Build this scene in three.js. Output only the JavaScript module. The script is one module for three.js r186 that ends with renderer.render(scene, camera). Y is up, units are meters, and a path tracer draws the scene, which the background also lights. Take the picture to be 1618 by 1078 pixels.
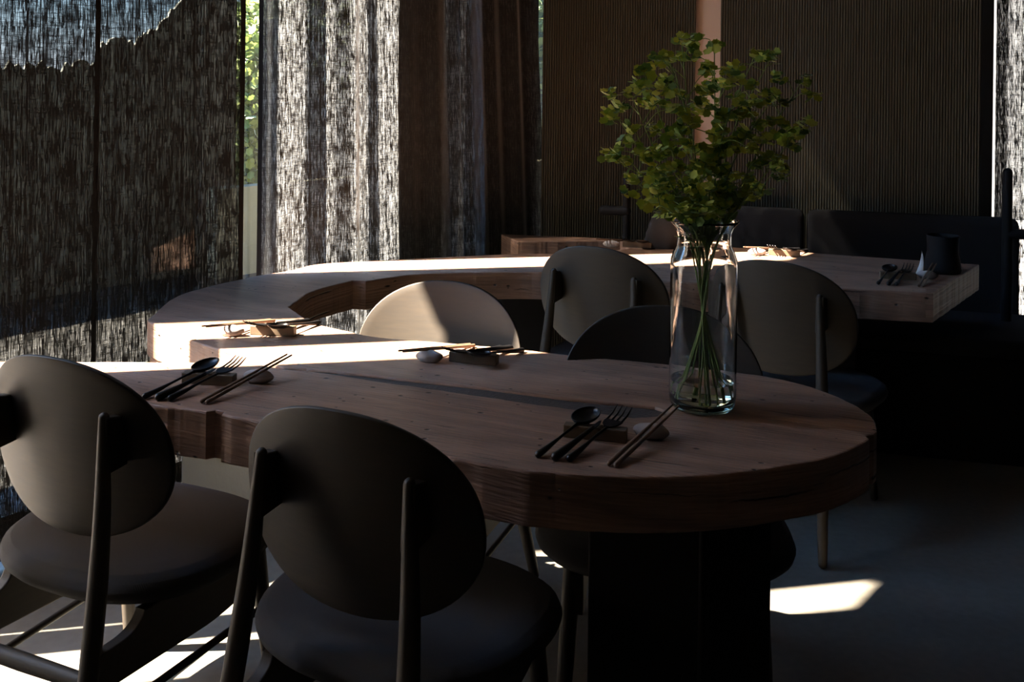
import * as THREE from 'three';
import { Sky } from 'three/addons/objects/Sky.js';
import { mergeGeometries, toCreasedNormals, mergeVertices } from 'three/addons/utils/BufferGeometryUtils.js';
import { RoundedBoxGeometry } from 'three/addons/geometries/RoundedBoxGeometry.js';
import { ImprovedNoise } from 'three/addons/math/ImprovedNoise.js';

// ---------------------------------------------------------------- camera, sky, sun, exposure
const W = 1618, H = 1078, EYE = 1.42, FOCAL = 1600, HORIZON = 127;
const renderer = new THREE.WebGLRenderer({ antialias: true });
renderer.toneMapping = THREE.LinearToneMapping;
renderer.toneMappingExposure = 1.0;
renderer.shadowMap.enabled = true;
const scene = new THREE.Scene();
const fullH = 2 * (H - HORIZON), fullW = fullH * W / H;
const camera = new THREE.PerspectiveCamera(2 * Math.atan(fullH / 2 / FOCAL) * 180 / Math.PI, W / H, 0.05, 200);
camera.setViewOffset(fullW, fullH, (fullW - W) / 2, fullH - H, W, H);   // level camera with a shifted lens
camera.position.set(0, EYE, 0);
camera.rotation.set(0, 0, 0.012);

const ELEV = 47 * Math.PI / 180, toSun = new THREE.Vector3(-0.978 * Math.cos(ELEV), Math.sin(ELEV), 0.207 * Math.cos(ELEV));
const sky = new Sky();
sky.scale.setScalar(400);
sky.material.uniforms.turbidity.value = 12;
sky.material.uniforms.rayleigh.value = 0.8;
sky.material.uniforms.mieCoefficient.value = 0.03;
sky.material.uniforms.mieDirectionalG.value = 0.7;
sky.material.uniforms.sunPosition.value.copy(toSun);
sky.material.uniforms.cloudCoverage.value = 0;
scene.add(sky);
scene.backgroundIntensity = 0.5;
const sun = new THREE.DirectionalLight(0xfff1dc, 150);
sun.name = 'sun';
sun.position.copy(toSun).multiplyScalar(20).add(new THREE.Vector3(0, 0, -3));
sun.target.position.set(0, 0, -3);
sun.castShadow = true; sun.shadow.mapSize.set(4096, 4096);
Object.assign(sun.shadow.camera, { left: -8, right: 8, top: 8, bottom: -8, near: 1, far: 60 });
scene.add(sun, sun.target);

// ---------------------------------------------------------------- helpers
let seed = 7;
const rnd = () => { seed = (seed + 0x6d2b79f5) | 0; let t = Math.imul(seed ^ (seed >>> 15), 1 | seed); t = (t + Math.imul(t ^ (t >>> 7), 61 | t)) ^ t; return ((t ^ (t >>> 14)) >>> 0) / 4294967296; };
const rr = (a, b) => a + (b - a) * rnd();
const perlin = new ImprovedNoise();
const fbm = (x, y, z = 0, o = 4) => { let s = 0, a = 0.5; for (let i = 0; i < o; i++) { s += a * perlin.noise(x, y, z + i * 7.3); x *= 2; y *= 2; a *= 0.5; } return s; };
const clamp = THREE.MathUtils.clamp, lerp = THREE.MathUtils.lerp;
const taken = {};
const numbered = (n) => { const k = taken[n] = (taken[n] ?? -1) + 1; return k ? `${n}_${String(k).padStart(3, '0')}` : n; };
function mesh(name, geo, mat, parent) {
  const m = new THREE.Mesh(geo, mat); m.castShadow = m.receiveShadow = true;
  m.name = parent ? name : numbered(name); (parent ?? scene).add(m); return m;
}
function thing(name, label, category, group) {
  const o = new THREE.Group(); o.name = numbered(name); scene.add(o);
  return tag(o, label, category, group);
}
function tag(o, label, category, group) { o.userData.label = label; o.userData.category = category; if (group) o.userData.group = group; return o; }
function struct(name, geo, mat, parent) { const m = mesh(name, geo, mat, parent); if (!parent) { m.name = name; m.userData.kind = 'structure'; } return m; }
function box(w, h, d, x = 0, y = 0, z = 0) { return new THREE.BoxGeometry(w, h, d).translate(x, y, z); }
function rbox(w, h, d, r = 0.004, x = 0, y = 0, z = 0) { return new RoundedBoxGeometry(w, h, d, 2, r).translate(x, y, z); }
function rod(a, b, r0, r1, n = 14) {
  a = new THREE.Vector3(...a); b = new THREE.Vector3(...b);
  const d = b.clone().sub(a), L = d.length();
  const g = new THREE.CylinderGeometry(r1, r0, L, n, 1);
  g.translate(0, L / 2, 0).applyQuaternion(new THREE.Quaternion().setFromUnitVectors(new THREE.Vector3(0, 1, 0), d.normalize()));
  return g.translate(a.x, a.y, a.z);
}
function taper(pts, rad, n = 12, seg = 24) {         // a round bar along points with a radius at each
  const curve = new THREE.CatmullRomCurve3(pts.map((p) => new THREE.Vector3(...p)));
  const g = new THREE.TubeGeometry(curve, seg, 1, n, false), p = g.attributes.position, c = new THREE.Vector3();
  for (let i = 0; i <= seg; i++) {
    const u = i / seg, f = u * (rad.length - 1), k = Math.min(rad.length - 2, Math.floor(f)), r = lerp(rad[k], rad[k + 1], f - k);
    curve.getPointAt(u, c);
    for (let j = 0; j <= n; j++) { const q = i * (n + 1) + j; p.setXYZ(q, c.x + (p.getX(q) - c.x) * r, c.y + (p.getY(q) - c.y) * r, c.z + (p.getZ(q) - c.z) * r); }
  }
  const caps = [[0, rad[0]], [1, rad[rad.length - 1]]].map(([u, r]) => { curve.getPointAt(u, c); return new THREE.SphereGeometry(r * 0.999, n, 6).translate(c.x, c.y, c.z); });
  return mergeGeometries([g, ...caps]);
}
const merge = (l) => mergeGeometries(l.map((g) => (g.index ? g.toNonIndexed() : g)));
const ground = (X, d, y = 0) => new THREE.Vector3(X, y, -d);          // metres to the right of and away from the camera

// ---------------------------------------------------------------- textures
function dataTex(w, h, f, srgb) {
  const a = new Uint8Array(w * h * 4);
  for (let y = 0, i = 0; y < h; y++) for (let x = 0; x < w; x++, i += 4) { const c = f(x, y); a[i] = c[0]; a[i + 1] = c[1]; a[i + 2] = c[2]; a[i + 3] = 255; }
  const t = new THREE.DataTexture(a, w, h); t.wrapS = t.wrapT = THREE.RepeatWrapping; t.magFilter = THREE.LinearFilter; t.minFilter = THREE.LinearMipmapLinearFilter; t.generateMipmaps = true;
  if (srgb) t.colorSpace = THREE.SRGBColorSpace; t.needsUpdate = true; return t;
}
const every = (t, u, v) => { const c = t.clone(); c.repeat.set(1 / u, 1 / v); c.needsUpdate = true; return c; };   // one tile = u by v metres
const grey = (v) => { v = clamp(v, 0, 1) * 255; return [v, v, v]; };

// old oak of the table: colour and relief share one field; 2.4 m x 1.2 m
const oakField = (() => {
  const w = 2048, h = 1024, f = new Float32Array(w * h), crack = new Float32Array(w * h), rc = [];
  for (let i = 0; i < 150; i++) rc.push([rnd() * w, rnd() * h, rr(15, 150), rr(0.6, 1.6), rr(0.4, 1)]);
  for (const [cx, cy, L, wd, s] of rc) for (let k = 0; k < L; k++) {
    const x = Math.floor(cx + k) % w, y = cy + 4 * perlin.noise(k * 0.03, cx, 1);
    for (let j = -2; j <= 2; j++) { const yy = ((Math.floor(y + j) % h) + h) % h, q = yy * w + x; crack[q] = Math.max(crack[q], s * clamp(wd - Math.abs(j), 0, 1) * Math.sin(Math.PI * k / L)); }
  }
  for (let i = 0; i < 260; i++) {                                     // worm holes and dents
    const cx = rnd() * w, cy = rnd() * h, r = rr(1, 3.6);
    for (let y = -5; y <= 5; y++) for (let x = -7; x <= 7; x++) { const e = clamp(1.3 - Math.hypot(x / 1.5, y) / r, 0, 1); if (e > 0) { const q = ((Math.floor(cy + y) + h) % h) * w + (Math.floor(cx + x) + w) % w; crack[q] = Math.max(crack[q], e); } }
  }
  for (let y = 0; y < h; y++) for (let x = 0; x < w; x++) {
    const u = x / w, v = y / h;
    const wv = v * 26 + 1.6 * perlin.noise(u * 5, v * 6, 3);
    f[y * w + x] = 0.5 + 0.55 * perlin.noise(u * 6, wv, 1) + 0.32 * perlin.noise(u * 26, v * 190, 5) + 0.22 * perlin.noise(u * 60, v * 420, 9) + 0.25 * perlin.noise(u * 14, v * 10, 11);
  }
  return { w, h, f, crack };
})();
const oakMap = dataTex(oakField.w, oakField.h, (x, y) => {
  const q = y * oakField.w + x, t = clamp(oakField.f[q], 0, 1.1), k = 1 - 0.72 * oakField.crack[q];
  return [lerp(110, 166, t) * k, lerp(84, 129, t) * k, lerp(69, 107, t) * k];
}, true);
const oakBump = dataTex(oakField.w, oakField.h, (x, y) => { const q = y * oakField.w + x; return grey(0.4 + 0.4 * (oakField.f[q] - 0.5) + 0.2 - 0.6 * oakField.crack[q]); });
const grainMap = dataTex(512, 512, (x, y) => {                       // stained veneer, 0.5 m
  const t = clamp(0.55 + 0.45 * perlin.noise(x * 0.012, y * 0.09, 2) + 0.4 * perlin.noise(x * 0.03, y * 0.55, 4), 0, 1);
  return [lerp(62, 84, t), lerp(54, 73, t), lerp(43, 58, t)];
}, true);
const clothNoise = dataTex(512, 512, (x, y) => grey(0.5 + 0.35 * Math.sin(x * 0.8) * Math.sin(y * 0.8) + 0.5 * (rnd() - 0.5)));
const concreteMap = dataTex(1024, 1024, (x, y) => {
  const t = clamp(0.5 + 0.5 * fbm(x * 0.008, y * 0.008, 2, 5) + 0.25 * perlin.noise(x * 0.11, y * 0.11, 8) + 0.12 * (rnd() - 0.5), 0, 1);
  return [lerp(92, 122, t), lerp(90, 120, t), lerp(86, 115, t)];
}, true);
const plasterBump = dataTex(512, 512, (x, y) => grey(0.5 + 0.6 * fbm(x * 0.03, y * 0.03, 4, 4)));

// loose linen weave: how open the cloth is, point by point
function weave(open, n, seedling) {
  const w = 1024, f = new Float32Array(w * w).fill(1);
  seed = seedling;
  const cols = [], rows = [];
  for (let i = 0; i < w; i++) { cols.push(0.45 + 0.75 * perlin.noise(i * 0.31, 3, seedling) + 0.5 * perlin.noise(i * 0.055, 9, seedling)); rows.push(0.45 + 0.75 * perlin.noise(i * 0.33, 5, seedling) + 0.4 * perlin.noise(i * 0.07, 2, seedling)); }
  for (let y = 0; y < w; y++) for (let x = 0; x < w; x++) {
    const a = cols[x] + 0.9 * perlin.noise(x * 0.37, y * 0.028, 1.5), b = rows[y] + 0.9 * perlin.noise(x * 0.035, y * 0.37, 6.5);
    f[y * w + x] = clamp(a * 1.1, 0, 1.15) * clamp(0.55 + 0.6 * b, 0, 1.1) * (0.75 + 0.8 * perlin.noise(x * 0.02, y * 0.012, 12));
  }
  for (let i = 0; i < n; i++) {                                       // slubs: thick threads that close the cloth
    const up = rnd() < 0.72, L = Math.floor(rr(12, up ? 130 : 50)), wd = Math.floor(rr(1.4, up ? 4 : 3)), cx = Math.floor(rnd() * w), cy = Math.floor(rnd() * w), k = rr(0.05, 0.45), bend = rr(0, 99);
    for (let s = 0; s < L; s++) for (let j = 0; j < wd; j++) {
      const o = Math.round(2.5 * perlin.noise(s * 0.03, bend, 0)) + j;
      f[(((up ? cy + s : cy + o) + w) % w) * w + ((up ? cx + o : cx + s) + w) % w] *= k;
    }
  }
  for (let i = 0; i < f.length; i++) f[i] = Math.max(0, f[i]) ** 1.5;
  let mean = 0; for (const v of f) mean += v; mean /= f.length;
  return { w, v: f.map((x) => clamp(x / mean, 0, 5) * open) };
}
const fine = weave(1, 5200, 11);
const weaveAlpha = (k) => dataTex(1024, 1024, (x, y) => grey(1 - clamp(k * fine.v[y * 1024 + x], 0, 0.9)));
const weaveTint = dataTex(1024, 1024, (x, y) => grey(clamp(0.26 * fine.v[y * 1024 + x] ** 1.25, 0.002, 1)), false);
seed = 99;

// ---------------------------------------------------------------- materials
const std = (o) => new THREE.MeshStandardMaterial(o), phys = (o) => new THREE.MeshPhysicalMaterial(o);
const M = {
  oak: std({ map: every(oakMap, 2.4, 1.2), bumpMap: every(oakBump, 2.4, 1.2), bumpScale: 0.0065, roughness: 0.5 }),
  resin: std({ color: new THREE.Color(0.05, 0.042, 0.038), bumpMap: every(plasterBump, 0.15, 0.15), bumpScale: 0.002, roughness: 0.6 }),
  black: phys({ color: new THREE.Color(0.006, 0.006, 0.007), roughness: 0.75, specularIntensity: 0.35 }),
  panel: std({ color: new THREE.Color(0.20, 0.20, 0.175), bumpMap: every(plasterBump, 0.5, 0.5), bumpScale: 0.001, roughness: 0.8 }),
  chairWood: std({ color: new THREE.Color(0.27, 0.225, 0.165), map: every(grainMap, 0.5, 0.5), bumpMap: every(grainMap, 0.5, 0.5), bumpScale: 0.0006, roughness: 0.58 }),
  seat: std({ color: new THREE.Color(0.037, 0.036, 0.038), bumpMap: every(clothNoise, 0.06, 0.06), bumpScale: 0.0012, roughness: 0.95 }),
  bench: std({ color: new THREE.Color(0.008, 0.008, 0.011), bumpMap: every(clothNoise, 0.06, 0.06), bumpScale: 0.001, roughness: 0.9 }),
  floor: std({ map: every(concreteMap, 2.6, 2.6), color: new THREE.Color(0.9, 0.85, 0.78), bumpMap: every(plasterBump, 0.9, 0.9), bumpScale: 0.0012, roughness: 0.55 }),
  dark: std({ color: new THREE.Color(0.035, 0.034, 0.033), bumpMap: every(plasterBump, 0.7, 0.7), bumpScale: 0.002, roughness: 0.85 }),
  ceiling: std({ color: new THREE.Color(0.35, 0.34, 0.33), bumpMap: every(plasterBump, 0.7, 0.7), bumpScale: 0.002, roughness: 0.9 }),
  plaster: std({ color: new THREE.Color(0.72, 0.56, 0.47), bumpMap: every(plasterBump, 0.6, 0.6), bumpScale: 0.0015, roughness: 0.85 }),
  frame: std({ color: new THREE.Color(0.01, 0.01, 0.01), roughness: 0.5 }),
  jamb: std({ color: new THREE.Color(0.7, 0.68, 0.62), roughness: 0.7 }),
  ribs: std({ color: new THREE.Color(0.075, 0.067, 0.048), roughness: 0.42 }),
  pane: phys({ color: 0xffffff, transmission: 1, thickness: 0, roughness: 0, ior: 1.5 }),
  glass: phys({ color: 0xffffff, transmission: 1, thickness: 0.02, roughness: 0.0, ior: 1.5, attenuationColor: new THREE.Color(0.62, 0.86, 0.78), attenuationDistance: 0.12 }),
  water: phys({ color: 0xffffff, transmission: 1, thickness: 0.1, roughness: 0.0, ior: 1.33, attenuationColor: new THREE.Color(0.75, 0.88, 0.72), attenuationDistance: 0.2 }),
  iron: std({ color: new THREE.Color(0.035, 0.033, 0.034), roughness: 0.32, metalness: 0.85 }),
  restWood: std({ map: every(grainMap, 0.25, 0.08), color: new THREE.Color(1.35, 1.15, 1.0), roughness: 0.6 }),
  stick: std({ color: new THREE.Color(0.17, 0.10, 0.062), roughness: 0.45 }),
  pebble: std({ color: new THREE.Color(0.36, 0.31, 0.29), bumpMap: every(plasterBump, 0.2, 0.2), bumpScale: 0.001, roughness: 0.75 }),
  paper: std({ color: new THREE.Color(0.5, 0.46, 0.42), roughness: 0.9 }),
  stem: phys({ color: new THREE.Color(0.16, 0.24, 0.06), roughness: 0.6 }),
  leaf: [[0.38, 0.44, 0.045], [0.25, 0.36, 0.045], [0.48, 0.5, 0.06], [0.10, 0.19, 0.035]].map((c) => phys({ color: new THREE.Color(...c), roughness: 0.8, transmission: 0.35, thickness: 0, side: THREE.DoubleSide })),
  hedge: [[0.09, 0.14, 0.03], [0.2, 0.25, 0.06]].map((c) => phys({ color: new THREE.Color(...c), roughness: 0.9, transmission: 0.4, thickness: 0, side: THREE.DoubleSide })),
  bark: std({ color: new THREE.Color(0.05, 0.06, 0.02), roughness: 1 }),
  paving: std({ map: every(concreteMap, 3, 3), color: new THREE.Color(0.06, 0.06, 0.048), roughness: 0.95 }),
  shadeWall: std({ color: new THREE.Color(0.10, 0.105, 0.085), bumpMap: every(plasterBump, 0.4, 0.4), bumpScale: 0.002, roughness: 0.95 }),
  olive: std({ color: new THREE.Color(0.25, 0.25, 0.17), bumpMap: every(plasterBump, 0.4, 0.4), bumpScale: 0.002, roughness: 0.9 }),
  stucco: std({ color: new THREE.Color(0.13, 0.13, 0.128), roughness: 0.9 }),
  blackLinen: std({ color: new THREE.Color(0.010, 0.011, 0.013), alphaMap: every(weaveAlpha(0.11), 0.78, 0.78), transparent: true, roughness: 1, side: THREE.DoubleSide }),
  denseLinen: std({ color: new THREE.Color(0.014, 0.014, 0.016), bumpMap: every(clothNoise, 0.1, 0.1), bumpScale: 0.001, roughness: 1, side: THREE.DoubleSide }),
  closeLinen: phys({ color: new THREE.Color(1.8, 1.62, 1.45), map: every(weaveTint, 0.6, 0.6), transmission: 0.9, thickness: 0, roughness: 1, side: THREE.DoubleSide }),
  sheerLinen: phys({ color: new THREE.Color(0.11, 0.11, 0.108), map: every(weaveTint, 0.68, 0.68), alphaMap: every(weaveAlpha(0.012), 0.68, 0.68), transparent: true, transmission: 0.9, thickness: 0, roughness: 1, side: THREE.DoubleSide }),
  openLinen: std({ color: new THREE.Color(0.02, 0.02, 0.022), alphaMap: every(weaveAlpha(0.46), 0.7, 0.7), transparent: true, roughness: 1, side: THREE.DoubleSide }),
  hem: std({ color: new THREE.Color(0.008, 0.008, 0.009), roughness: 1 }),
};

// ---------------------------------------------------------------- the room
// window wall: a line that runs away from the camera to the far corner; t along it, off = metres outwards
const P0 = [-0.93, 3.535], DIR = [0.64, 0.77], TURN = Math.atan2(0.77, 0.64);
function onFacade(o) { o.position.copy(ground(P0[0], P0[1])); o.rotation.y = TURN; return o; }
const fbox = (t0, t1, y0, y1, off0, off1) => box(t1 - t0, y1 - y0, off1 - off0, (t0 + t1) / 2, (y0 + y1) / 2, -(off0 + off1) / 2);
const IN = 0.2, OUT = 0.42, CEIL = 4.4;
// openings: wide window, narrow window, sliver in the corner
const wallLeft = new THREE.Group(); wallLeft.name = 'wall_left'; wallLeft.userData.kind = 'structure'; scene.add(onFacade(wallLeft));
for (const [t0, t1, y0, y1] of [[-7.6, -3.2, 0, CEIL], [0.872, 1.172, 0, CEIL], [1.40, 1.86, 0, CEIL]]) mesh('wall_pier', fbox(t0, t1, y0, y1, t0 > 0 ? 0.168 : IN, OUT), M.dark, wallLeft);
for (const [t0, t1, y] of [[-3.2, -1.93, 4.07], [-1.93, -0.85, 3.24], [-0.85, 2.5, 3.66]]) mesh('lintel', fbox(t0, t1, y, CEIL, IN, OUT), M.dark, wallLeft);
mesh('window_sill', fbox(-3.2, 2.5, 0, 0.06, IN, OUT), M.dark, wallLeft);
// glazing
const win = (n, t0, t1, y1, bars = []) => {
  const g = new THREE.Group(); g.name = 'window_' + n; g.userData.kind = 'structure'; scene.add(onFacade(g));
  mesh('pane', fbox(t0, t1, 0.06, y1, 0.33, 0.3301), M.pane, g);
  for (const t of bars) mesh('window_frame', fbox(t - 0.012, t + 0.012, 0.06, y1, 0.31, 0.35), M.frame, g);
};
win(1, -3.2, -1.93, 4.07, [-3.18]); win(2, -1.93, -0.85, 3.24); win(3, -0.85, 0.845, 3.66, [0.83]); win(6, 1.86, 2.3, 3.66); win(5, 1.16, 1.385, 3.66, [1.175, 1.37]);
// far wall
const B0 = [0.13, 5.03], BDIR = [0.97, -0.24], BTURN = Math.atan2(-0.24, 0.97);
function onBack(o) { o.position.copy(ground(B0[0], B0[1])); o.rotation.y = BTURN; return o; }
const bbox = (s0, s1, y0, y1, f0, f1) => box(s1 - s0, y1 - y0, f1 - f0, (s0 + s1) / 2, (y0 + y1) / 2, (f0 + f1) / 2);   // f = metres into the room
const wallBack = new THREE.Group(); wallBack.name = 'wall_back'; wallBack.userData.kind = 'structure'; scene.add(onBack(wallBack));
mesh('wall_face', bbox(0.028, 2.06, 0, CEIL, -0.2, 0), M.plaster, wallBack);
mesh('wall_face', bbox(2.06, 4.0, 0, 0.33, -0.2, 0), M.dark, wallBack);
mesh('lintel', bbox(2.06, 4.0, 3.0, CEIL, -0.2, 0), M.dark, wallBack);
mesh('wall_face', bbox(3.0, 4.0, 0.33, 3.0, -0.2, 0), M.dark, wallBack);
const win4 = new THREE.Group(); win4.name = 'window_4'; win4.userData.kind = 'structure'; scene.add(onBack(win4));
mesh('pane', bbox(2.06, 3.0, 0.33, 3.0, -0.1, -0.0999), M.pane, win4);
mesh('window_frame', bbox(2.025, 2.066, 0.33, 3.0, -0.14, 0.05), M.frame, win4);
mesh('window_frame', bbox(2.075, 2.10, 0.33, 3.0, -0.14, -0.08), M.frame, win4);
mesh('window_frame', bbox(2.97, 3.0, 0.33, 3.0, -0.14, 0.0), M.frame, win4);
const ledge = mesh('window_sill', bbox(2.03, 3.6, 0.0, 0.345, 0.02, 0.40), M.panel); onBack(ledge); ledge.name = 'trim_1'; ledge.userData.kind = 'structure';
// floor, ceiling, the rest of the shell
function slabFrom(pts, y0, y1) { const s = new THREE.Shape(pts.map((p) => new THREE.Vector2(...p))); return new THREE.ExtrudeGeometry(s, { depth: y1 - y0, bevelEnabled: false }).rotateX(-Math.PI / 2).translate(0, y0, 0); }
const shell = [[-6.2, -2.05], [0.24, 5.6], [4.1, 4.25], [4.1, -2.05]];
struct('floor', slabFrom(shell, -0.12, 0), M.floor);
struct('ceiling', slabFrom(shell, CEIL, CEIL + 0.15), M.ceiling);
struct('wall_right', box(0.2, CEIL, 6.4, 4.0, CEIL / 2, -1.2), M.dark);
struct('wall_front', box(10.2, CEIL, 0.2, -1.0, CEIL / 2, 1.9), M.dark);

// ribbed screens on the far wall
function ribbed(s0, s1, name, label) {
  const pitch = 0.012, n = Math.round((s1 - s0) / pitch), g = thing(name, label, 'wall panel');
  onBack(g);
  mesh('backing', bbox(s0, s1, 0.02, 3.6, 0.004, 0.03), M.ribs, g);
  const pts = [];
  for (let i = 0; i < n; i++) for (let k = 0; k < 5; k++) { const a = Math.PI * k / 5; pts.push([s0 + pitch * (i + 0.5 - 0.5 * Math.cos(a)), 0.03 + 0.0075 * Math.sin(a)]); }
  const pos = [], nor = [], uv = [];
  for (let i = 0; i + 1 < pts.length; i++) {
    const [a, b] = [pts[i], pts[i + 1]];
    pos.push(a[0], 0.02, a[1], b[0], 0.02, b[1], b[0], 3.6, b[1], a[0], 0.02, a[1], b[0], 3.6, b[1], a[0], 3.6, a[1]);
    for (let k = 0; k < 6; k++) uv.push(0, 0);
  }
  const q = new THREE.BufferGeometry(); q.setAttribute('position', new THREE.Float32BufferAttribute(pos, 3)); q.setAttribute('uv', new THREE.Float32BufferAttribute(uv, 2)); q.computeVertexNormals();
  mesh('ribs', q, M.ribs, g).userData.kind = 'stuff';
}
ribbed(0.028, 0.768, 'ribbed_panel', 'dark fine-ribbed wall screen between the curtain and the pale wall strip');
ribbed(0.887, 2.03, 'ribbed_panel', 'wide dark fine-ribbed wall screen behind the bench, right of the pale strip');

// ---------------------------------------------------------------- curtains
// flat or folded cloth in facade coordinates; fold(t) gives metres outwards
function clothGeo(t0, t1, y0, y1, fold, step = 0.01, tile = 1) {
  const n = Math.ceil((t1 - t0) / step), pos = [], uv = [], idx = []; let len = 0, last;
  const rows = 10;
  for (let i = 0; i <= n; i++) {
    const t = t0 + (t1 - t0) * i / n, z = fold(t, 0);
    if (last) len += Math.hypot(t - last[0], z - last[1]); last = [t, z];
    for (let k = 0; k <= rows; k++) { const y = y0 + (y1 - y0) * k / rows; pos.push(t, y, -fold(t, y)); uv.push(len, y); }
  }
  const m = rows + 1;
  for (let i = 0; i < n; i++) for (let k = 0; k < rows; k++) { const a = i * m + k, b = a + 1, c = a + m, d = c + 1; idx.push(a, c, d, a, d, b); }
  const g = new THREE.BufferGeometry(); g.setAttribute('position', new THREE.Float32BufferAttribute(pos, 3)); g.setAttribute('uv', new THREE.Float32BufferAttribute(uv, 2)); g.setIndex(idx); g.computeVertexNormals(); return g;
}
function curtain(t0, t1, fold, mat, label, hems = [], lean = 0, y1 = CEIL - 0.02, y0 = 0.02) {
  const g = onFacade(thing('curtain', label, 'curtain'));
  const cloth = clothGeo(t0, t1, y0, y1, fold), p = cloth.attributes.position;
  for (let i = 0; i < p.count; i++) p.setX(i, p.getX(i) + lean * (p.getX(i) - t0) / (t1 - t0) * (1.6 - p.getY(i)));   // a hem that hangs a little askew
  mesh('cloth', cloth, mat, g);
  for (const [h0, h1] of hems) mesh('hem', clothGeo(h0, h1, y0, y1, (t, y) => fold(t, y) - 0.004), M.hem, g);
  return g;
}
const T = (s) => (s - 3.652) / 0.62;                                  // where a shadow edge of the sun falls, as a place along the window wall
const wave = (a, f, p) => (t, y) => a * Math.sin(t * f + p) + 0.004 * Math.sin(y * 1.3 + t * 9);
curtain(-3.3, -2.2, (t, y) => 0.03 + wave(0.02, 26, 0)(t, y), M.denseLinen, 'dense black linen curtain panel far left, outside the frame');
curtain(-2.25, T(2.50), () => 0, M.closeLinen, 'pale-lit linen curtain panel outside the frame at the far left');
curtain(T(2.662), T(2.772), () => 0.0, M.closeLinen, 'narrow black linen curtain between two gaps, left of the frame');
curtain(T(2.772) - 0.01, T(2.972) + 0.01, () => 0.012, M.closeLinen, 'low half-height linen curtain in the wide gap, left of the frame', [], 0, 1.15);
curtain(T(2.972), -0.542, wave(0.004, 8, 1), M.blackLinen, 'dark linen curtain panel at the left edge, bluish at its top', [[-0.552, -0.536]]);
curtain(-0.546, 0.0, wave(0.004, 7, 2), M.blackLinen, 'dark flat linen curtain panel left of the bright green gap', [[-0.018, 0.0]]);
const bends = [[0.148, 0.137], [0.207, 0.09], [0.217, 0.087], [0.365, 0.135], [0.425, 0.085], [0.47, 0.09], [0.53, 0.06], [0.55, 0.055], [0.65, 0.135], [0.70, 0.16], [0.735, 0.13], [0.82, 0.142], [0.89, 0.156], [0.93, 0.135], [1.0, 0.15], [1.08, 0.12], [1.18, 0.15], [1.21, 0.105], [1.24, 0.135], [1.27, 0.095], [1.36, 0.125], [1.43, 0.152], [1.47, 0.12], [1.55, 0.15], [1.62, 0.11], [1.7, 0.15], [1.81, 0.12]];
const folds = (t) => {
  let k = 0; while (k < bends.length - 2 && t > bends[k + 1][0]) k++;
  const u = clamp((t - bends[k][0]) / (bends[k + 1][0] - bends[k][0]), 0, 1), e = u * u * (3 - 2 * u);
  return lerp(bends[k][1], bends[k + 1][1], 0.55 * u + 0.45 * e);
};
curtain(0.152, 1.805, (t, y) => folds(t) + 0.003 * Math.sin(y * 2 + t * 20), M.sheerLinen, 'sheer linen curtain in deep folds right of the green gap, brightly backlit', [[0.150, 0.163]], 0.08);
{
  const g = onBack(thing('curtain', 'pale translucent linen curtain in the right-hand window by the bench', 'curtain'));
  const pos = clothGeo(2.10, 3.05, 0.36, 3.0, (t) => 0.03 + 0.012 * Math.sin(t * 30) + 0.01 * Math.sin(t * 52 + 1), 0.01);
  mesh('cloth', pos, M.openLinen, g);
  mesh('hem', clothGeo(2.10, 2.15, 0.36, 3.0, (t) => 0.022 + 0.012 * Math.sin(t * 30) + 0.01 * Math.sin(t * 52 + 1), 0.01), M.blackLinen, g);
}

// ---------------------------------------------------------------- the great table
function smooth(pts, closed = false) { return new THREE.SplineCurve(pts.map((p) => new THREE.Vector2(...p))).getPoints(pts.length * 10).map((p) => [p.x, p.y]); }
function resample(pts, step) {
  const out = [];
  for (let i = 0; i < pts.length; i++) {
    const a = pts[i], b = pts[(i + 1) % pts.length], L = Math.hypot(b[0] - a[0], b[1] - a[1]), n = Math.max(1, Math.round(L / step));
    if (L < 1e-5) continue;
    for (let k = 0; k < n; k++) out.push([lerp(a[0], b[0], k / n), lerp(a[1], b[1], k / n)]);
  }
  return out;
}
const nearRun = smooth([[-1.235, 2.2], [-0.95, 2.165], [-0.767, 2.127], [-0.62, 2.084], [-0.521, 2.041], [-0.294, 1.94], [-0.093, 1.843], [0.024, 1.795], [0.142, 1.773], [0.275, 1.77], [0.4, 1.791], [0.5, 1.828], [0.6, 1.876], [0.69, 1.955], [0.745, 2.045], [0.752, 2.15], [0.718, 2.258], [0.653, 2.35], [0.548, 2.415], [0.382, 2.48], [0.153, 2.55], [0.026, 2.599], [-0.173, 2.658], [-0.348, 2.703], [-0.435, 2.762], [-0.526, 2.829], [-0.564, 2.869], [-0.664, 3.048]]);
const arcRun = smooth([[-0.648, 3.229], [-0.623, 3.309], [-0.535, 3.461]]);
const backNear = smooth([[-0.49, 3.453], [-0.326, 3.585], [-0.103, 3.637], [0.129, 3.651], [0.4, 3.57], [0.674, 3.479], [1.06, 3.428], [1.409, 3.366]]);
const backFar = [[1.813, 3.913], [1.497, 4.031], [1.18, 4.157], [0.366, 4.469], [-0.04, 4.54], [0.034, 4.34], [0.25, 4.365], [0.478, 4.40], [0.57, 4.22], [0.4, 4.13]];
const arcOuter = smooth([[0.162, 4.04], [-0.019, 4.013], [-0.355, 3.897], [-0.583, 3.814], [-0.719, 3.746], [-0.79, 3.62], [-0.87, 3.53], [-0.915, 3.46], [-1.0, 3.31], [-1.045, 3.15], [-1.023, 2.868]]);
const notch = [[-1.012, 2.846], [-0.836, 2.653], [-0.726, 2.559], [-0.535, 2.412]];
const splitFar = [[-0.47, 2.399], [-0.36, 2.369], [-0.268, 2.338], [-0.061, 2.274], [0.133, 2.2], [0.266, 2.162], [0.312, 2.151], [0.335, 2.122]];
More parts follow.
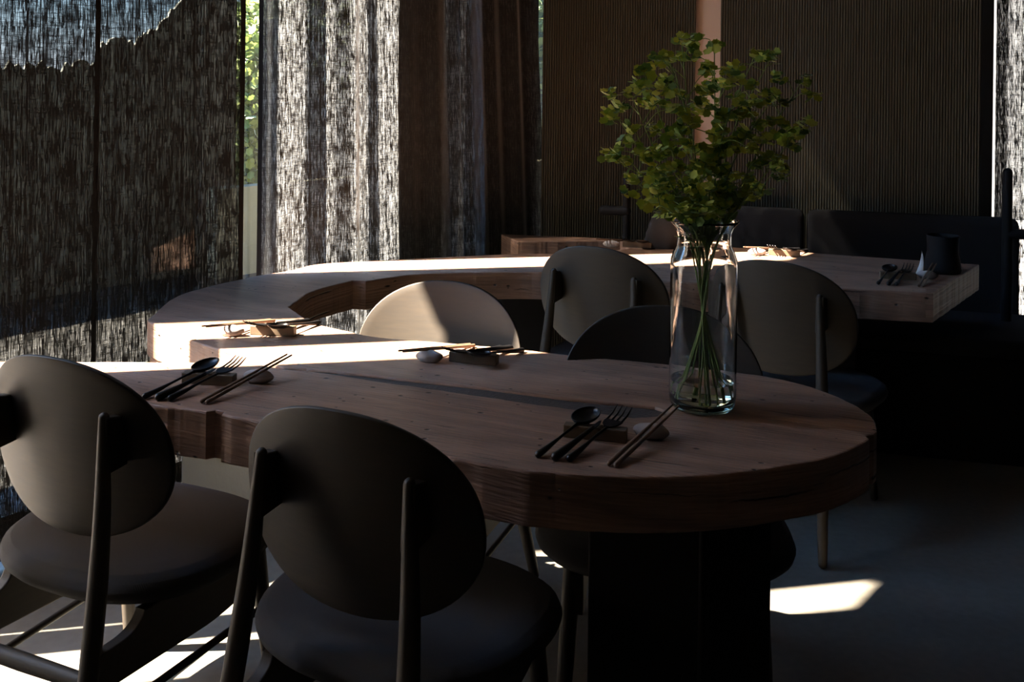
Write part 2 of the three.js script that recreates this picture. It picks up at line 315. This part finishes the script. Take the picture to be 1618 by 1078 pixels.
const splitNear = [[0.317, 2.094], [0.257, 2.08], [0.13, 2.132], [-0.004, 2.186], [-0.145, 2.247], [-0.293, 2.307], [-0.47, 2.386], [-0.54, 2.4]];
const armFar = [[-0.618, 2.447], [-0.868, 2.443], [-1.235, 2.433]];
let outline = resample([...nearRun, ...arcRun, ...backNear, ...backFar, ...arcOuter, ...notch, ...splitFar, ...splitNear, ...armFar], 0.009);
outline = outline.map((p, i) => {                                     // hewn, worn edge and the upright joints cut into it
  const a = outline[(i + outline.length - 1) % outline.length], b = outline[(i + 1) % outline.length];
  let nx = b[1] - a[1], ny = a[0] - b[0]; const L = Math.hypot(nx, ny) || 1; nx /= L; ny /= L;
  const inSplit = p[0] > -0.56 && p[0] < 0.345 && p[1] > 2.06 && p[1] < 2.42 && Math.abs(p[1] - (2.40 - (p[0] + 0.47) * 0.36)) < 0.09;
  let k = (inSplit ? 0.0035 : 0.0028) * perlin.noise(p[0] * 22, p[1] * 22, 1) + 0.0014 * perlin.noise(p[0] * 80, p[1] * 80, 4);
  if (Math.hypot(p[0] + 0.60, p[1] - 2.077) < 0.013) k -= 0.016;
  if (Math.hypot(p[0] - 0.712, p[1] - 1.985) < 0.008) k -= 0.007;
  return [p[0] + nx * k, p[1] + ny * k];
});
const GRAIN = -0.39;                                                  // direction of the grain in plan
function woodUV(g, turn = GRAIN) {
  const p = g.attributes.position, n = g.attributes.normal, uv = new Float32Array(p.count * 2), c = Math.cos(turn), s = Math.sin(turn);
  for (let i = 0; i < p.count; i++) {
    const X = p.getX(i), d = -p.getZ(i), y = p.getY(i);
    uv[2 * i] = X * c + d * s;
    uv[2 * i + 1] = Math.abs(n.getY(i)) > 0.6 ? -X * s + d * c : y + 0.37 + 0.05 * (X - d);
  }
  g.setAttribute('uv', new THREE.BufferAttribute(uv, 2)); return g;
}
const TOP = 0.73, THICK = 0.1;
const table = thing('communal_table', 'long ring-shaped communal table of thick worn oak with a rounded near end', 'table');
{
  const s = new THREE.Shape(outline.map((p) => new THREE.Vector2(...p)));
  const g = new THREE.ExtrudeGeometry(s, { depth: THICK - 0.008, bevelEnabled: true, bevelThickness: 0.004, bevelSize: 0.004, bevelOffset: -0.004, bevelSegments: 2 });
  g.rotateX(-Math.PI / 2).translate(0, TOP - THICK + 0.004, 0);
  mesh('tabletop', woodUV(g), M.oak, table);
  const fill = [[-0.5, 2.41], [-0.36, 2.374], [-0.061, 2.28], [0.133, 2.206], [0.312, 2.156], [0.34, 2.122], [0.32, 2.088], [0.257, 2.074], [-0.004, 2.18], [-0.3, 2.302], [-0.5, 2.385]];
  mesh('split_filling', slabFrom(fill, TOP - THICK + 0.006, TOP - 0.006), M.resin, table);
  // block under the cut end of the back-running plank
  const ex = [[-1.010, 2.853], [-0.74, 2.58], [-0.70, 2.66], [-0.93, 2.93]];
  mesh('support_block', woodUV(slabFrom(ex, TOP - THICK - 0.05, TOP - THICK)), M.oak, table);
  // dark pedestal slab across the rounded end, pale panel under the arm, hidden posts under the arc and the far arm
  const leg = (X, d, w, dp, turn, mat, name = 'pedestal', label) => { const m = mesh(name, rbox(w, TOP - THICK, dp, 0.006, 0, (TOP - THICK) / 2, 0), mat, table); m.position.copy(ground(X, d)); m.rotation.y = turn; if (label) m.userData.label = label; return m; };
  // two upright black plates that meet at a corner under the rounded end
  const c = [0.369, 1.885], a = [-0.906, 0.42], b = [0.85, 0.527];
  leg(c[0] + a[0] * 0.119 + b[0] * 0.014, c[1] + a[1] * 0.119 + b[1] * 0.014, 0.238, 0.028, -0.434, M.black, 'pedestal', 'black pedestal plate');
  leg(c[0] + b[0] * 0.091 + a[0] * 0.014, c[1] + b[1] * 0.091 + a[1] * 0.014, 0.182, 0.028, Math.atan2(b[1], b[0]), M.black, 'pedestal', 'black pedestal plate');
  leg(-0.79, 3.12, 0.42, 0.06, -0.1, M.panel, 'leg_panel', 'pale grey-green leg panel');
  leg(0.95, 3.85, 0.7, 0.14, -0.3, M.black); leg(0.0, 3.85, 0.3, 0.1, -0.2, M.black);
}

// ---------------------------------------------------------------- chairs
function shellGeo() {                                                 // the egg-shaped bent backrest
  const A = 0.245, Bh = 0.187, th = 0.006, NR = 10, NA = 72, ex = 2.25;
  const at = (u, v) => 0.21 + 0.16 * (v - 0.0) - 0.85 * u * u;         // depth of the sheet
  const rim = (a) => { const c = Math.cos(a), s = Math.sin(a); const r = 1 / Math.pow(Math.pow(Math.abs(c), ex) + Math.pow(Math.abs(s), ex), 1 / ex); return [A * r * c * (1 + 0.05 * -s * 0.5), Bh * r * s]; };
  const pos = [], uv = [], idx = [];
  const ring = (r, side, grow = 1) => { for (let i = 0; i < NA; i++) { const [x, y] = rim(2 * Math.PI * i / NA); const u = x * r * grow, v = y * r * grow; pos.push(u, 0.672 + v, at(u, v) + side); uv.push(u + 0.3, v); } };
  const rings = [];
  for (let k = 0; k <= NR; k++) { rings.push(rings.length); ring(Math.max(k / NR, 0.001), th, k === NR ? 0.985 : 1); }
  rings.push(rings.length); ring(1, th * 0.5); rings.push(rings.length); ring(1, -th * 0.5);
  for (let k = NR; k >= 0; k--) { rings.push(rings.length); ring(Math.max(k / NR, 0.001), -th, k === NR ? 0.985 : 1); }
  for (let k = 0; k + 1 < rings.length; k++) for (let i = 0; i < NA; i++) { const j = (i + 1) % NA, a = k * NA + i, b = k * NA + j, c = a + NA, d = b + NA; idx.push(a, c, b, b, c, d); }
  const g = new THREE.BufferGeometry(); g.setAttribute('position', new THREE.Float32BufferAttribute(pos, 3)); g.setAttribute('uv', new THREE.Float32BufferAttribute(uv, 2)); g.setIndex(idx); g.computeVertexNormals(); return g;
}
function cushionGeo(w, d, y0, y1) {                                   // padded seat: wide rounded rim, bowl-shaped underside
  const NA = 64, ex = 2.6, prof = [[0.001, 1], [0.5, 1.0], [0.8, 0.985], [0.92, 0.93], [0.98, 0.78], [1.0, 0.6], [0.985, 0.42], [0.93, 0.24], [0.84, 0.1], [0.7, 0.02], [0.001, 0]];
  const pos = [], uv = [], idx = [];
  for (const [r, h] of prof) for (let i = 0; i < NA; i++) {
    const a = 2 * Math.PI * i / NA, c = Math.cos(a), s = Math.sin(a), q = 1 / Math.pow(Math.abs(c) ** ex + Math.abs(s) ** ex, 1 / ex);
    const x = w * q * c * r * (1 - 0.07 * s), z = d * q * s * r;
    pos.push(x, lerp(y0, y1, h) + 0.012 * Math.max(0, -s) * r * (h > 0.5 ? -0.4 : 0), z); uv.push(x, z + h * 0.05);
  }
  for (let k = 0; k + 1 < prof.length; k++) for (let i = 0; i < NA; i++) { const j = (i + 1) % NA, a = k * NA + i, b = k * NA + j, c = a + NA, e = b + NA; idx.push(a, b, c, b, e, c); }
  const g = new THREE.BufferGeometry(); g.setAttribute('position', new THREE.Float32BufferAttribute(pos, 3)); g.setAttribute('uv', new THREE.Float32BufferAttribute(uv, 2)); g.setIndex(idx); g.computeVertexNormals(); return g;
}
function railGeo(side) {                                              // side board sweeping from the rear leg up under the seat, with its quarter-round opening
  const s = new THREE.Shape(); s.moveTo(0.305, 0.268); s.lineTo(0.3, 0.335); s.lineTo(0.25, 0.335); s.quadraticCurveTo(0.19, 0.335, 0.178, 0.368); s.lineTo(-0.18, 0.368); s.lineTo(-0.18, 0.29); s.quadraticCurveTo(-0.12, 0.255, 0.0, 0.255); s.lineTo(0.305, 0.268);
  const g = new THREE.ExtrudeGeometry(s, { depth: 0.02, bevelEnabled: true, bevelThickness: 0.003, bevelSize: 0.003, bevelSegments: 2, curveSegments: 16 });
  return g.rotateY(-Math.PI / 2).translate(side * 0.183 + 0.01, 0, 0);
}
const chairGeo = {
  back: shellGeo(), seat: cushionGeo(0.284, 0.24, 0.36, 0.442),
  post: [-1, 1].map((s) => merge([
    taper([[s * 0.15, 0.762, 0.246], [s * 0.163, 0.55, 0.262], [s * 0.180, 0.3, 0.305], [s * 0.208, 0.012, 0.385]], [0.0105, 0.016, 0.0195, 0.0195, 0.0175, 0.014]),
    (() => { const b = new THREE.Shape(); b.moveTo(0.25, 0.762); b.lineTo(0.213, 0.755); b.lineTo(0.199, 0.66); b.lineTo(0.256, 0.655); b.closePath(); return new THREE.ExtrudeGeometry(b, { depth: 0.02, bevelEnabled: true, bevelThickness: 0.002, bevelSize: 0.002, bevelSegments: 1 }).rotateY(-Math.PI / 2).translate(s * 0.152 + 0.01, 0, 0); })(),
  ])),
  front: [-1, 1].map((s) => taper([[s * 0.195, 0.38, -0.16], [s * 0.205, 0.2, -0.18], [s * 0.215, 0.012, -0.2]], [0.02, 0.018, 0.013])),
  rear: taper([[-0.178, 0.285, 0.30], [0, 0.285, 0.30], [0.178, 0.285, 0.30]], [0.015, 0.017, 0.015]),
  side: [-1, 1].map((s) => rod([s * 0.182, 0.2, 0.312], [s * 0.204, 0.21, -0.185], 0.008, 0.008, 10)),
};
const rails = [-1, 1].map(railGeo);
function makeChair(label, X, d, phi) {                                // X, d: middle of the backrest; phi: degrees the sitter looks to the right of straight away
  const t = thing('dining_chair', label, 'chair', 'egg-backed dining chairs');
  mesh('seat', chairGeo.seat, M.seat, t);
  mesh('backrest', chairGeo.back, M.chairWood, t);
  chairGeo.post.forEach((g) => mesh('rear_leg', g, M.chairWood, t));
  chairGeo.front.forEach((g) => mesh('front_leg', g, M.chairWood, t));
  rails.forEach((g) => mesh('side_rail', g, M.chairWood, t));
  mesh('stretcher', chairGeo.rear, M.chairWood, t); chairGeo.side.forEach((g) => mesh('stretcher', g, M.chairWood, t));
  const f = [Math.sin(phi * Math.PI / 180), Math.cos(phi * Math.PI / 180)];
  t.position.copy(ground(X + 0.2 * f[0], d + 0.2 * f[1])); t.rotation.y = -phi * Math.PI / 180;
  return t;
}
makeChair('dark egg-backed chair in the near left corner, cut by the frame edge', -0.895, 2.05, 24);
makeChair('black egg-backed chair in the middle foreground, seen from behind', -0.275, 1.75, 25);
makeChair('egg-backed chair with its pale backrest lit by sun across the table', -0.18, 2.785, 201);
makeChair('egg-backed chair in shadow behind the glass vase, facing the camera', 0.38, 2.505, 187);
makeChair('dim egg-backed chair at the far table arm, left of the vase', 0.305, 3.47, 30);
makeChair('dim egg-backed chair at the far table arm, right of the vase', 0.855, 3.24, 33);

// ---------------------------------------------------------------- bench with posts
{
  const b = thing('bench', 'black upholstered bench along the ribbed wall with posts at its ends', 'bench');
  const dir = [1.054, -0.28], L = Math.hypot(...dir), turn = Math.atan2(dir[1], dir[0]);
  b.position.copy(ground(1.013, 4.58)); b.rotation.y = turn;
  mesh('seat_base', rbox(1.75, 0.40, 0.5, 0.01, 0.36, 0.2, 0.3), M.black, b);
  mesh('seat', rbox(1.76, 0.07, 0.54, 0.03, 0.36, 0.435, 0.31), M.bench, b);
  for (const [x0, x1] of [[-0.33, 0.305], [0.315, 1.18]]) { const m = mesh('back_cushion', rbox(x1 - x0, 0.44, 0.1, 0.035, (x0 + x1) / 2, 0.64, 0.0), M.bench, b); m.rotation.x = -0.04; }
  const post = (x, z, h, peg, r) => { mesh('post', taper([[x, 0.0, z], [x, h * 0.5, z], [x, h, z]], [r, r, r * 0.9], 16), M.black, b); mesh('rail', taper([[x, peg[1], z], [x + peg[0] / 2, peg[1], z], [x + peg[0], peg[1], z]], [0.021, 0.021, 0.021], 14), M.black, b); };
  post(-0.45, 0.28, 0.995, [-0.10, 0.855], 0.017); post(1.09, 0.2, 1.07, [0.35, 0.822], 0.021);
  const c = mesh('end_cushion', rbox(0.14, 0.42, 0.42, 0.05, 0, 0.2, 0), M.bench, b); c.position.set(-0.36, 0.47, 0.28); c.rotation.z = -0.28;
}

// ---------------------------------------------------------------- place settings
const cut = {
  rest: rbox(0.122, 0.024, 0.024, 0.002, 0, 0.012, 0),
  spoon: (() => {
    const h = taper([[0, 0.006, 0], [0, 0.0095, -0.03], [0, 0.02, -0.095], [0, 0.026, -0.135]], [0.0068, 0.0052, 0.003, 0.0026, 0.003], 10, 20);
    const bowl = new THREE.SphereGeometry(1, 22, 12, 0, Math.PI * 2, Math.PI * 0.5, Math.PI * 0.5), inner = bowl.clone().scale(0.94, 0.88, 0.95), flip = inner.index.array; for (let i = 0; i < flip.length; i += 3) [flip[i], flip[i + 1]] = [flip[i + 1], flip[i]];
    inner.computeVertexNormals();
    const rim = new THREE.TorusGeometry(0.97, 0.035, 6, 26).rotateX(Math.PI / 2);
    return [h, merge([bowl, inner, rim]).scale(0.027, 0.0135, 0.035).rotateX(0.16).translate(0, 0.036, -0.167)];
  })(),
  fork: (() => {
    const h = taper([[0, 0.006, 0], [0, 0.0095, -0.03], [0, 0.02, -0.095], [0, 0.025, -0.14]], [0.0068, 0.0052, 0.003, 0.0026, 0.003], 10, 20);
    const head = []; const plate = new THREE.Shape(); plate.moveTo(-0.003, 0); plate.quadraticCurveTo(-0.0115, 0.006, -0.0115, 0.022); plate.lineTo(0.0115, 0.022); plate.quadraticCurveTo(0.0115, 0.006, 0.003, 0);
    head.push(new THREE.ExtrudeGeometry(plate, { depth: 0.002, bevelEnabled: false }).rotateX(-Math.PI / 2));
    for (let k = 0; k < 4; k++) { const x = -0.0101 + k * 0.00673; head.push(rod([x, 0.001, -0.02], [x, 0.0035, -0.038], 0.0015, 0.0013, 6), rod([x, 0.0035, -0.038], [x, 0.009, -0.052], 0.0013, 0.0006, 6)); }
    return [h, merge(head).scale(1.6, 1.6, 1.42).rotateX(0.12).translate(0, 0.0245, -0.134)];
  })(),
  knife: [taper([[0, 0.007, 0], [0, 0.011, -0.03], [0, 0.02, -0.085], [0, 0.0265, -0.125]], [0.0085, 0.0075, 0.0055, 0.0045, 0.004], 10, 20),
    (() => { const s = new THREE.Shape(); s.moveTo(-0.004, 0); s.lineTo(0.005, 0); s.quadraticCurveTo(0.007, 0.025, -0.002, 0.04); s.lineTo(-0.005, 0.036); s.closePath(); return new THREE.ExtrudeGeometry(s, { depth: 0.0015, bevelEnabled: false }).rotateX(-Math.PI / 2).rotateX(0.1).translate(0, 0.026, -0.118); })()],
  stick: (() => { const L = 0.262; return taper([[0, 0.0045, 0], [0, 0.0235, -L / 2], [0, 0.0425, -L]], [0.0046, 0.004, 0.003, 0.0022], 8, 10); })(),
  pebble: (() => { const g = new THREE.SphereGeometry(1, 24, 16), p = g.attributes.position; for (let i = 0; i < p.count; i++) { const k = 1 + 0.14 * perlin.noise(p.getX(i) * 1.3, p.getY(i) * 1.3, p.getZ(i) * 1.3); p.setXYZ(i, p.getX(i) * k, Math.max(-0.86, p.getY(i) * k), p.getZ(i) * k); } g.computeVertexNormals(); return g.scale(0.034, 0.0155, 0.018).translate(0, 0.0133, 0); })(),
};
// a setting is laid in its own frame (x along the rest, y away from the eater) and turned about the middle of the rest
function setting(X, d, turn, where) {
  const ca = Math.cos(turn), sa = Math.sin(turn);
  const put = (o, x, y, dx, dy, lift = 0) => {                        // start point and heading in the setting's frame
    o.position.copy(ground(X + x * ca - y * sa, d + x * sa + y * ca, TOP + 0.0005 + lift));
    const hx = dx * ca - dy * sa, hd = dx * sa + dy * ca; o.rotation.y = Math.atan2(-hx, hd); return o;
  };
  put(tag(mesh('cutlery_rest', cut.rest, M.restWood), `small wooden cutlery rest ${where}`, 'cutlery rest'), 0, 0, 0, 1);
  const two = (name, geos, parts, label) => { const g = thing(name, label, name); geos.forEach((q, i) => mesh(parts[i], q, M.iron, g)); return g; };
  put(two('spoon', cut.spoon, ['handle', 'bowl'], `black metal spoon ${where}`), -0.085, -0.127, 0.062, 0.157);
  put(two('knife', cut.knife, ['handle', 'blade'], `black metal knife between spoon and fork ${where}`), -0.052, -0.132, 0.066, 0.15);
  put(two('fork', cut.fork, ['handle', 'tines'], `black metal fork ${where}`), -0.026, -0.130, 0.062, 0.16);
  put(tag(mesh('chopstick_rest', cut.pebble, M.pebble), `smooth pale pebble chopstick rest ${where}`, 'chopstick rest'), 0.104, 0.03, 0.0, 1);
  put(tag(mesh('chopstick', cut.stick, M.stick), `left wooden chopstick of the pair ${where}`, 'chopstick'), 0.046, -0.132, 0.094, 0.25);
  put(tag(mesh('chopstick', cut.stick, M.stick), `right wooden chopstick of the pair ${where}`, 'chopstick'), 0.059, -0.136, 0.094, 0.25);
}
setting(0.169, 1.955, -0.24, "before the glass vase");
setting(-0.672, 2.275, -0.15, "by the near left chair");
setting(-0.085, 2.47, Math.PI - 0.30, "before the sunlit chair");
setting(-0.632, 2.715, Math.PI - 0.12, "in the left sun strip by the inner corner");
setting(1.38, 3.60, -0.2, "beside the black pot");
setting(1.10, 4.06, Math.PI - 0.3, "behind the dim right-hand chair");
setting(0.53, 4.215, Math.PI - 0.3, "by the bench's left end");

// dark pot and the napkin beside it
{
  const p = thing('pot', 'dark tapered pot on the right end of the far table arm', 'pot');
  const prof = [[0.0, 0], [0.062, 0], [0.066, 0.012], [0.062, 0.04], [0.054, 0.075], [0.056, 0.13], [0.058, 0.136], [0.053, 0.136], [0.05, 0.08], [0.0, 0.07]].map((q) => new THREE.Vector2(...q));
  mesh('vessel', new THREE.LatheGeometry(prof, 40), M.black, p); p.position.copy(ground(1.60, 3.745, TOP + 0.0005));
  const n = tag(mesh('napkin', (() => { const c = new THREE.ConeGeometry(0.03, 0.085, 4, 6, false), q = c.attributes.position; for (let i = 0; i < q.count; i++) q.setX(i, q.getX(i) + 0.012 * Math.sin((q.getY(i) + 0.04) * 30)); c.computeVertexNormals(); return c.scale(0.7, 1, 0.5).translate(0, 0.0425, 0); })(), M.paper), 'pale folded napkin standing beside the dark pot', 'napkin');
  n.position.copy(ground(1.50, 3.70, TOP + 0.0005)); n.rotation.y = 0.3;
}

// ---------------------------------------------------------------- vase, water, flowers
const VX = 0.412, VD = 2.15;
{
  const v = thing('vase', 'tall clear glass bottle vase with shouldered neck holding green flowers', 'vase');
  v.position.copy(ground(VX, VD, TOP + 0.0005));
  const outer = [[0.0, 0.002], [0.05, 0.0], [0.062, 0.003], [0.0685, 0.012], [0.0705, 0.03], [0.0705, 0.3], [0.0695, 0.315], [0.064, 0.332], [0.059, 0.342], [0.0575, 0.352], [0.0578, 0.372], [0.062, 0.384], [0.0715, 0.394], [0.0735, 0.397]];
  const inner = [[0.0725, 0.399], [0.069, 0.3975], [0.0605, 0.388], [0.0553, 0.374], [0.055, 0.352], [0.0565, 0.341], [0.0615, 0.3305], [0.067, 0.314], [0.068, 0.3], [0.068, 0.034], [0.065, 0.021], [0.056, 0.015], [0.0, 0.016]];
  const g = new THREE.LatheGeometry([...outer, ...inner].map((p) => new THREE.Vector2(...p)), 72);
  const p = g.attributes.position;                                    // hand-blown: a slight unevenness of the wall
  for (let i = 0; i < p.count; i++) { const a = Math.atan2(p.getZ(i), p.getX(i)), r = Math.hypot(p.getX(i), p.getZ(i)), k = r > 0.02 ? 1 + 0.006 * perlin.noise(Math.cos(a) * 1.6, p.getY(i) * 9, Math.sin(a) * 1.6) : 1; p.setX(i, p.getX(i) * k); p.setZ(i, p.getZ(i) * k); }
  g.computeVertexNormals();
  mesh('glass', g, M.glass, v);
  const w = [[0.0, 0.0165], [0.0555, 0.0156], [0.0645, 0.0215], [0.0674, 0.0345], [0.0674, 0.061], [0.0, 0.0605]].map((q) => new THREE.Vector2(...q));
  mesh('water', toCreasedNormals(new THREE.LatheGeometry(w, 64), 0.7), M.water, v);
}
// loose small-leaved green flowers; tips given in centimetres right of and above the vase foot
const leafGeo = [0, 1, 2].map((k) => {                                // a cupped round leaf with a toothed edge
  const pos = [0, 0, 0], idx = [], n = 11;
  for (let i = 0; i <= n; i++) { const a = -2.75 + 5.5 * i / n, r = (i % 2 ? 0.8 : 1) * (1 - 0.12 * k); pos.push(r * Math.sin(a) * 0.9, (0.16 + 0.06 * k) * r * r + 0.05 * Math.sin(a * 3), -0.75 - r * Math.cos(a) * 0.9 + 0.15); }
  for (let i = 1; i <= n; i++) idx.push(0, i, i + 1);
  const g = new THREE.BufferGeometry(); g.setAttribute('position', new THREE.Float32BufferAttribute(pos, 3)); g.setAttribute('uv', new THREE.Float32BufferAttribute(new Float32Array(pos.length / 3 * 2), 2)); g.setIndex(idx); g.computeVertexNormals(); return g;
});
const bigLeaf = (() => { const g = new THREE.PlaneGeometry(1, 2, 4, 6).rotateX(-Math.PI / 2).translate(0, 0, -1), p = g.attributes.position; for (let i = 0; i < p.count; i++) { const v = -p.getZ(i) / 2; p.setX(i, p.getX(i) * Math.sin(Math.PI * clamp(v * 0.93 + 0.05, 0, 1)) * 0.95); p.setY(i, 0.25 * p.getX(i) ** 2 + 0.3 * v * v * -1); } g.computeVertexNormals(); return g; })();
const tips = [[-5, 78], [0.5, 76.5], [8, 75], [15.5, 74], [18.5, 70], [-9, 74], [-13.5, 71], [-17, 67], [-19.5, 62.5], [-20.2, 53], [-16, 49], [-14, 44], [-8, 43], [12, 66], [17, 61], [14, 45], [6, 69]];
const stemPlace = ['its tip the highest of all', 'its tip just left of the pale wall strip\'s top', 'its tip rising right of the pale wall strip', 'its tip second from the top right', 'its tip highest at the far right', 'its tip high on the left shoulder', 'its tip left, below the high left shoulder', 'its upper left tip bending outwards', 'its tip at the upper left rim of the bunch', 'its tip farthest left of all', 'its tip low on the left edge', 'hanging low left over the rail', 'drooping nearest the left of the vase rim', 'its tip right, above the vase shoulder', 'its tip on the right edge at half height', 'its tip lowest on the right', 'its tip in front of the pale wall strip'];
seed = 21;
tips.forEach(([tx, ty], n) => {
  const s = thing('flower_stem', `green flower stem in the vase, ${stemPlace[n]}`, 'flower', 'green flower stems in the vase');
  s.position.copy(ground(VX, VD, TOP + 0.018));
  const depth = rr(-0.13, 0.13), X = tx / 100, Y = ty / 100 - 0.018, a0 = rr(0, 6.28), foot = [0.053 * Math.cos(a0), 0.004, 0.053 * Math.sin(a0)];
  const main = [foot, [foot[0] * -0.1, 0.21, foot[2] * -0.1], [clamp(X * 0.16, -0.036, 0.036) + rr(-0.008, 0.008), 0.36, clamp(depth * 0.25, -0.03, 0.03)], [X * 0.55 + rr(-0.02, 0.02), lerp(0.36, Y, 0.55), depth * 0.6], [X, Y, depth]];
  const curve = new THREE.CatmullRomCurve3(main.map((p) => new THREE.Vector3(...p)));
  const bars = [taper(main, [0.0019, 0.0019, 0.0018, 0.0015, 0.001], 6, 26)], up = new THREE.Vector3(0, 1, 0);
  const leaves = [];
  const cluster = (c, count, size) => { for (let i = 0; i < count; i++) leaves.push([c.clone().add(new THREE.Vector3(rr(-1, 1), rr(-0.7, 0.7), rr(-1, 1)).multiplyScalar(size * 0.85)), size * rr(0.55, 1.0)]); };
  cluster(curve.getPoint(1), 9, 0.016);
  for (let k = 0; k < 10; k++) {
    const u = 0.57 + 0.40 * (k / 10) + rr(0, 0.05), p = curve.getPoint(u), reach = rr(0.03, 0.085);
    const q = p.clone().add(new THREE.Vector3(rr(-1, 1), rr(-0.1, 1), rr(-1, 1)).normalize().multiplyScalar(reach)); q.y = Math.max(q.y, 0.40); if (q.x < -0.205) q.x = -0.2; if (q.x > 0.195) q.x = 0.19; if (q.y > 0.78) q.y = 0.76;
    const mid = p.clone().lerp(q, 0.55).add(new THREE.Vector3(rr(-0.01, 0.01), 0.012, rr(-0.01, 0.01)));
    bars.push(taper([p.toArray(), mid.toArray(), q.toArray()], [0.0013, 0.001, 0.0008], 5, 6));
    cluster(q, 12, 0.0155);
  }
  mesh('stem', merge(bars), M.stem, s);
  for (const [c, size] of leaves) {
    const m = mesh('leaf', leafGeo[Math.floor(rnd() * 3)], M.leaf[Math.min(3, Math.floor(rnd() * 3.6))], s);
    m.position.copy(c); m.scale.setScalar(size); m.rotation.set(rr(-0.9, 0.9), rr(0, 6.28), rr(-0.9, 0.9));
  }
  for (let k = 0; k < 4; k++) {                                       // longer stem leaves in the neck and just above
    const m = mesh('leaf', bigLeaf, M.leaf[3], s), p = curve.getPoint(rr(0.42, 0.66));
    m.position.copy(p); const z = rr(0.03, 0.055); m.scale.set(z * 0.5, z, z * 0.55); m.rotation.set(rr(0.5, 1.4), rr(0, 6.28), rr(-0.3, 0.3), 'YXZ');
  }
});

// ---------------------------------------------------------------- outside the windows
struct('ground', box(70, 0.1, 70, 0, -0.18, -12), M.paving);
struct('terrace', box(9, 0.06, 6, 5.2, -0.09, -8.2), M.stucco);
{
  const b = tag(mesh('garden_wall', box(9, 2.6, 0.25, 6, 1.24, -11.4), M.stucco), 'pale rendered garden wall beyond the right-hand window', 'wall');
}
function hedge(label, spots, seedling, mats) {
  seed = seedling;
  const g = thing('hedge', label, 'hedge');
  const cores = spots.map(([X, d, r, h]) => new THREE.SphereGeometry(1, 14, 10).scale(r * 0.86, h * 0.5 * 0.9, r * 0.86).translate(X, h * 0.5, -d));
  mesh('branches', merge(cores), M.bark, g);
  const per = 3500, leaf = leafGeo[0].clone().scale(0.055, 0.055, 0.055), m4 = new THREE.Matrix4(), q = new THREE.Quaternion(), e = new THREE.Euler(), p = new THREE.Vector3();
  mats.forEach((mat, j) => {
    const im = new THREE.InstancedMesh(leaf, mat, spots.length * per);
    let n = 0;
    for (const [X, d, r, h] of spots) for (let i = 0; i < per; i++) {
      const u = rr(-1, 1), a = rr(0, 6.283), k = rr(0.85, 1.08), w = Math.sqrt(1 - u * u);
      p.set(X + r * k * w * Math.cos(a), Math.max(0.02, h * 0.5 * (1 + u * k)), -d + r * k * w * Math.sin(a));
      q.setFromEuler(e.set(rr(0, 6.28), rr(0, 6.28), rr(0, 6.28)));
      const z = rr(0.7, 1.6); im.setMatrixAt(n++, m4.compose(p, q, new THREE.Vector3(z, z, z)));
    }
    im.name = 'foliage'; im.userData.kind = 'stuff'; im.castShadow = im.receiveShadow = true; g.add(im);
  });
}
onFacade(tag(mesh('planter_wall', fbox(2.4, 7, -0.13, 0.56, 3.7, 3.85), M.olive), 'low olive planter wall outside the left window', 'wall'));
{
  const c = ground(-1.28 - 4 * 0.978, 3.11 - 4 * 0.207), w = tag(mesh('neighbour_pier', box(0.3, 9, 0.64, 0, 4.4, 0), M.stucco), 'tall rendered wall pier outside, left of the frame', 'wall');
  w.position.copy(c); w.rotation.y = Math.atan2(-0.207, 0.978);
}
{
  const top = [[-4, 1.47], [0.4, 1.46], [1.2, 1.49], [1.58, 1.5], [1.64, 1.64], [1.9, 1.72], [2.1, 1.78], [2.25, 2.0], [2.5, 2.2], [2.78, 2.35]], sh = new THREE.Shape();
  sh.moveTo(-4, -0.13);
  for (let k = 0; k + 1 < top.length; k++) for (let u = 0; u < 1; u += 0.02) { const t = lerp(top[k][0], top[k + 1][0], u); sh.lineTo(t, lerp(top[k][1], top[k + 1][1], u) + 0.12 * perlin.noise(t * 5, 2, 1) + 0.07 * perlin.noise(t * 23, 5, 1)); }
  sh.lineTo(2.78, 2.3); sh.lineTo(2.78, -0.13);
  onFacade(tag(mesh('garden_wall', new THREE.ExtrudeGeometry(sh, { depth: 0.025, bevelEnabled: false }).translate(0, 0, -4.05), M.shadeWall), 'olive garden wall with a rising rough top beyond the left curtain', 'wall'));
}
const trees = [];
for (let i = 0; i < 13; i++) trees.push([-3.45 + i * 0.85, 12.9 + i * 0.42 + rr(-0.4, 0.4), rr(0.85, 1.1), 2.1 + Math.min(i, 5) * 0.42 + rr(-0.2, 0.3)]);
hedge('tall green trees beyond the window seen in the curtain gap', trees, 5, M.hedge);
renderer.render(scene, camera);
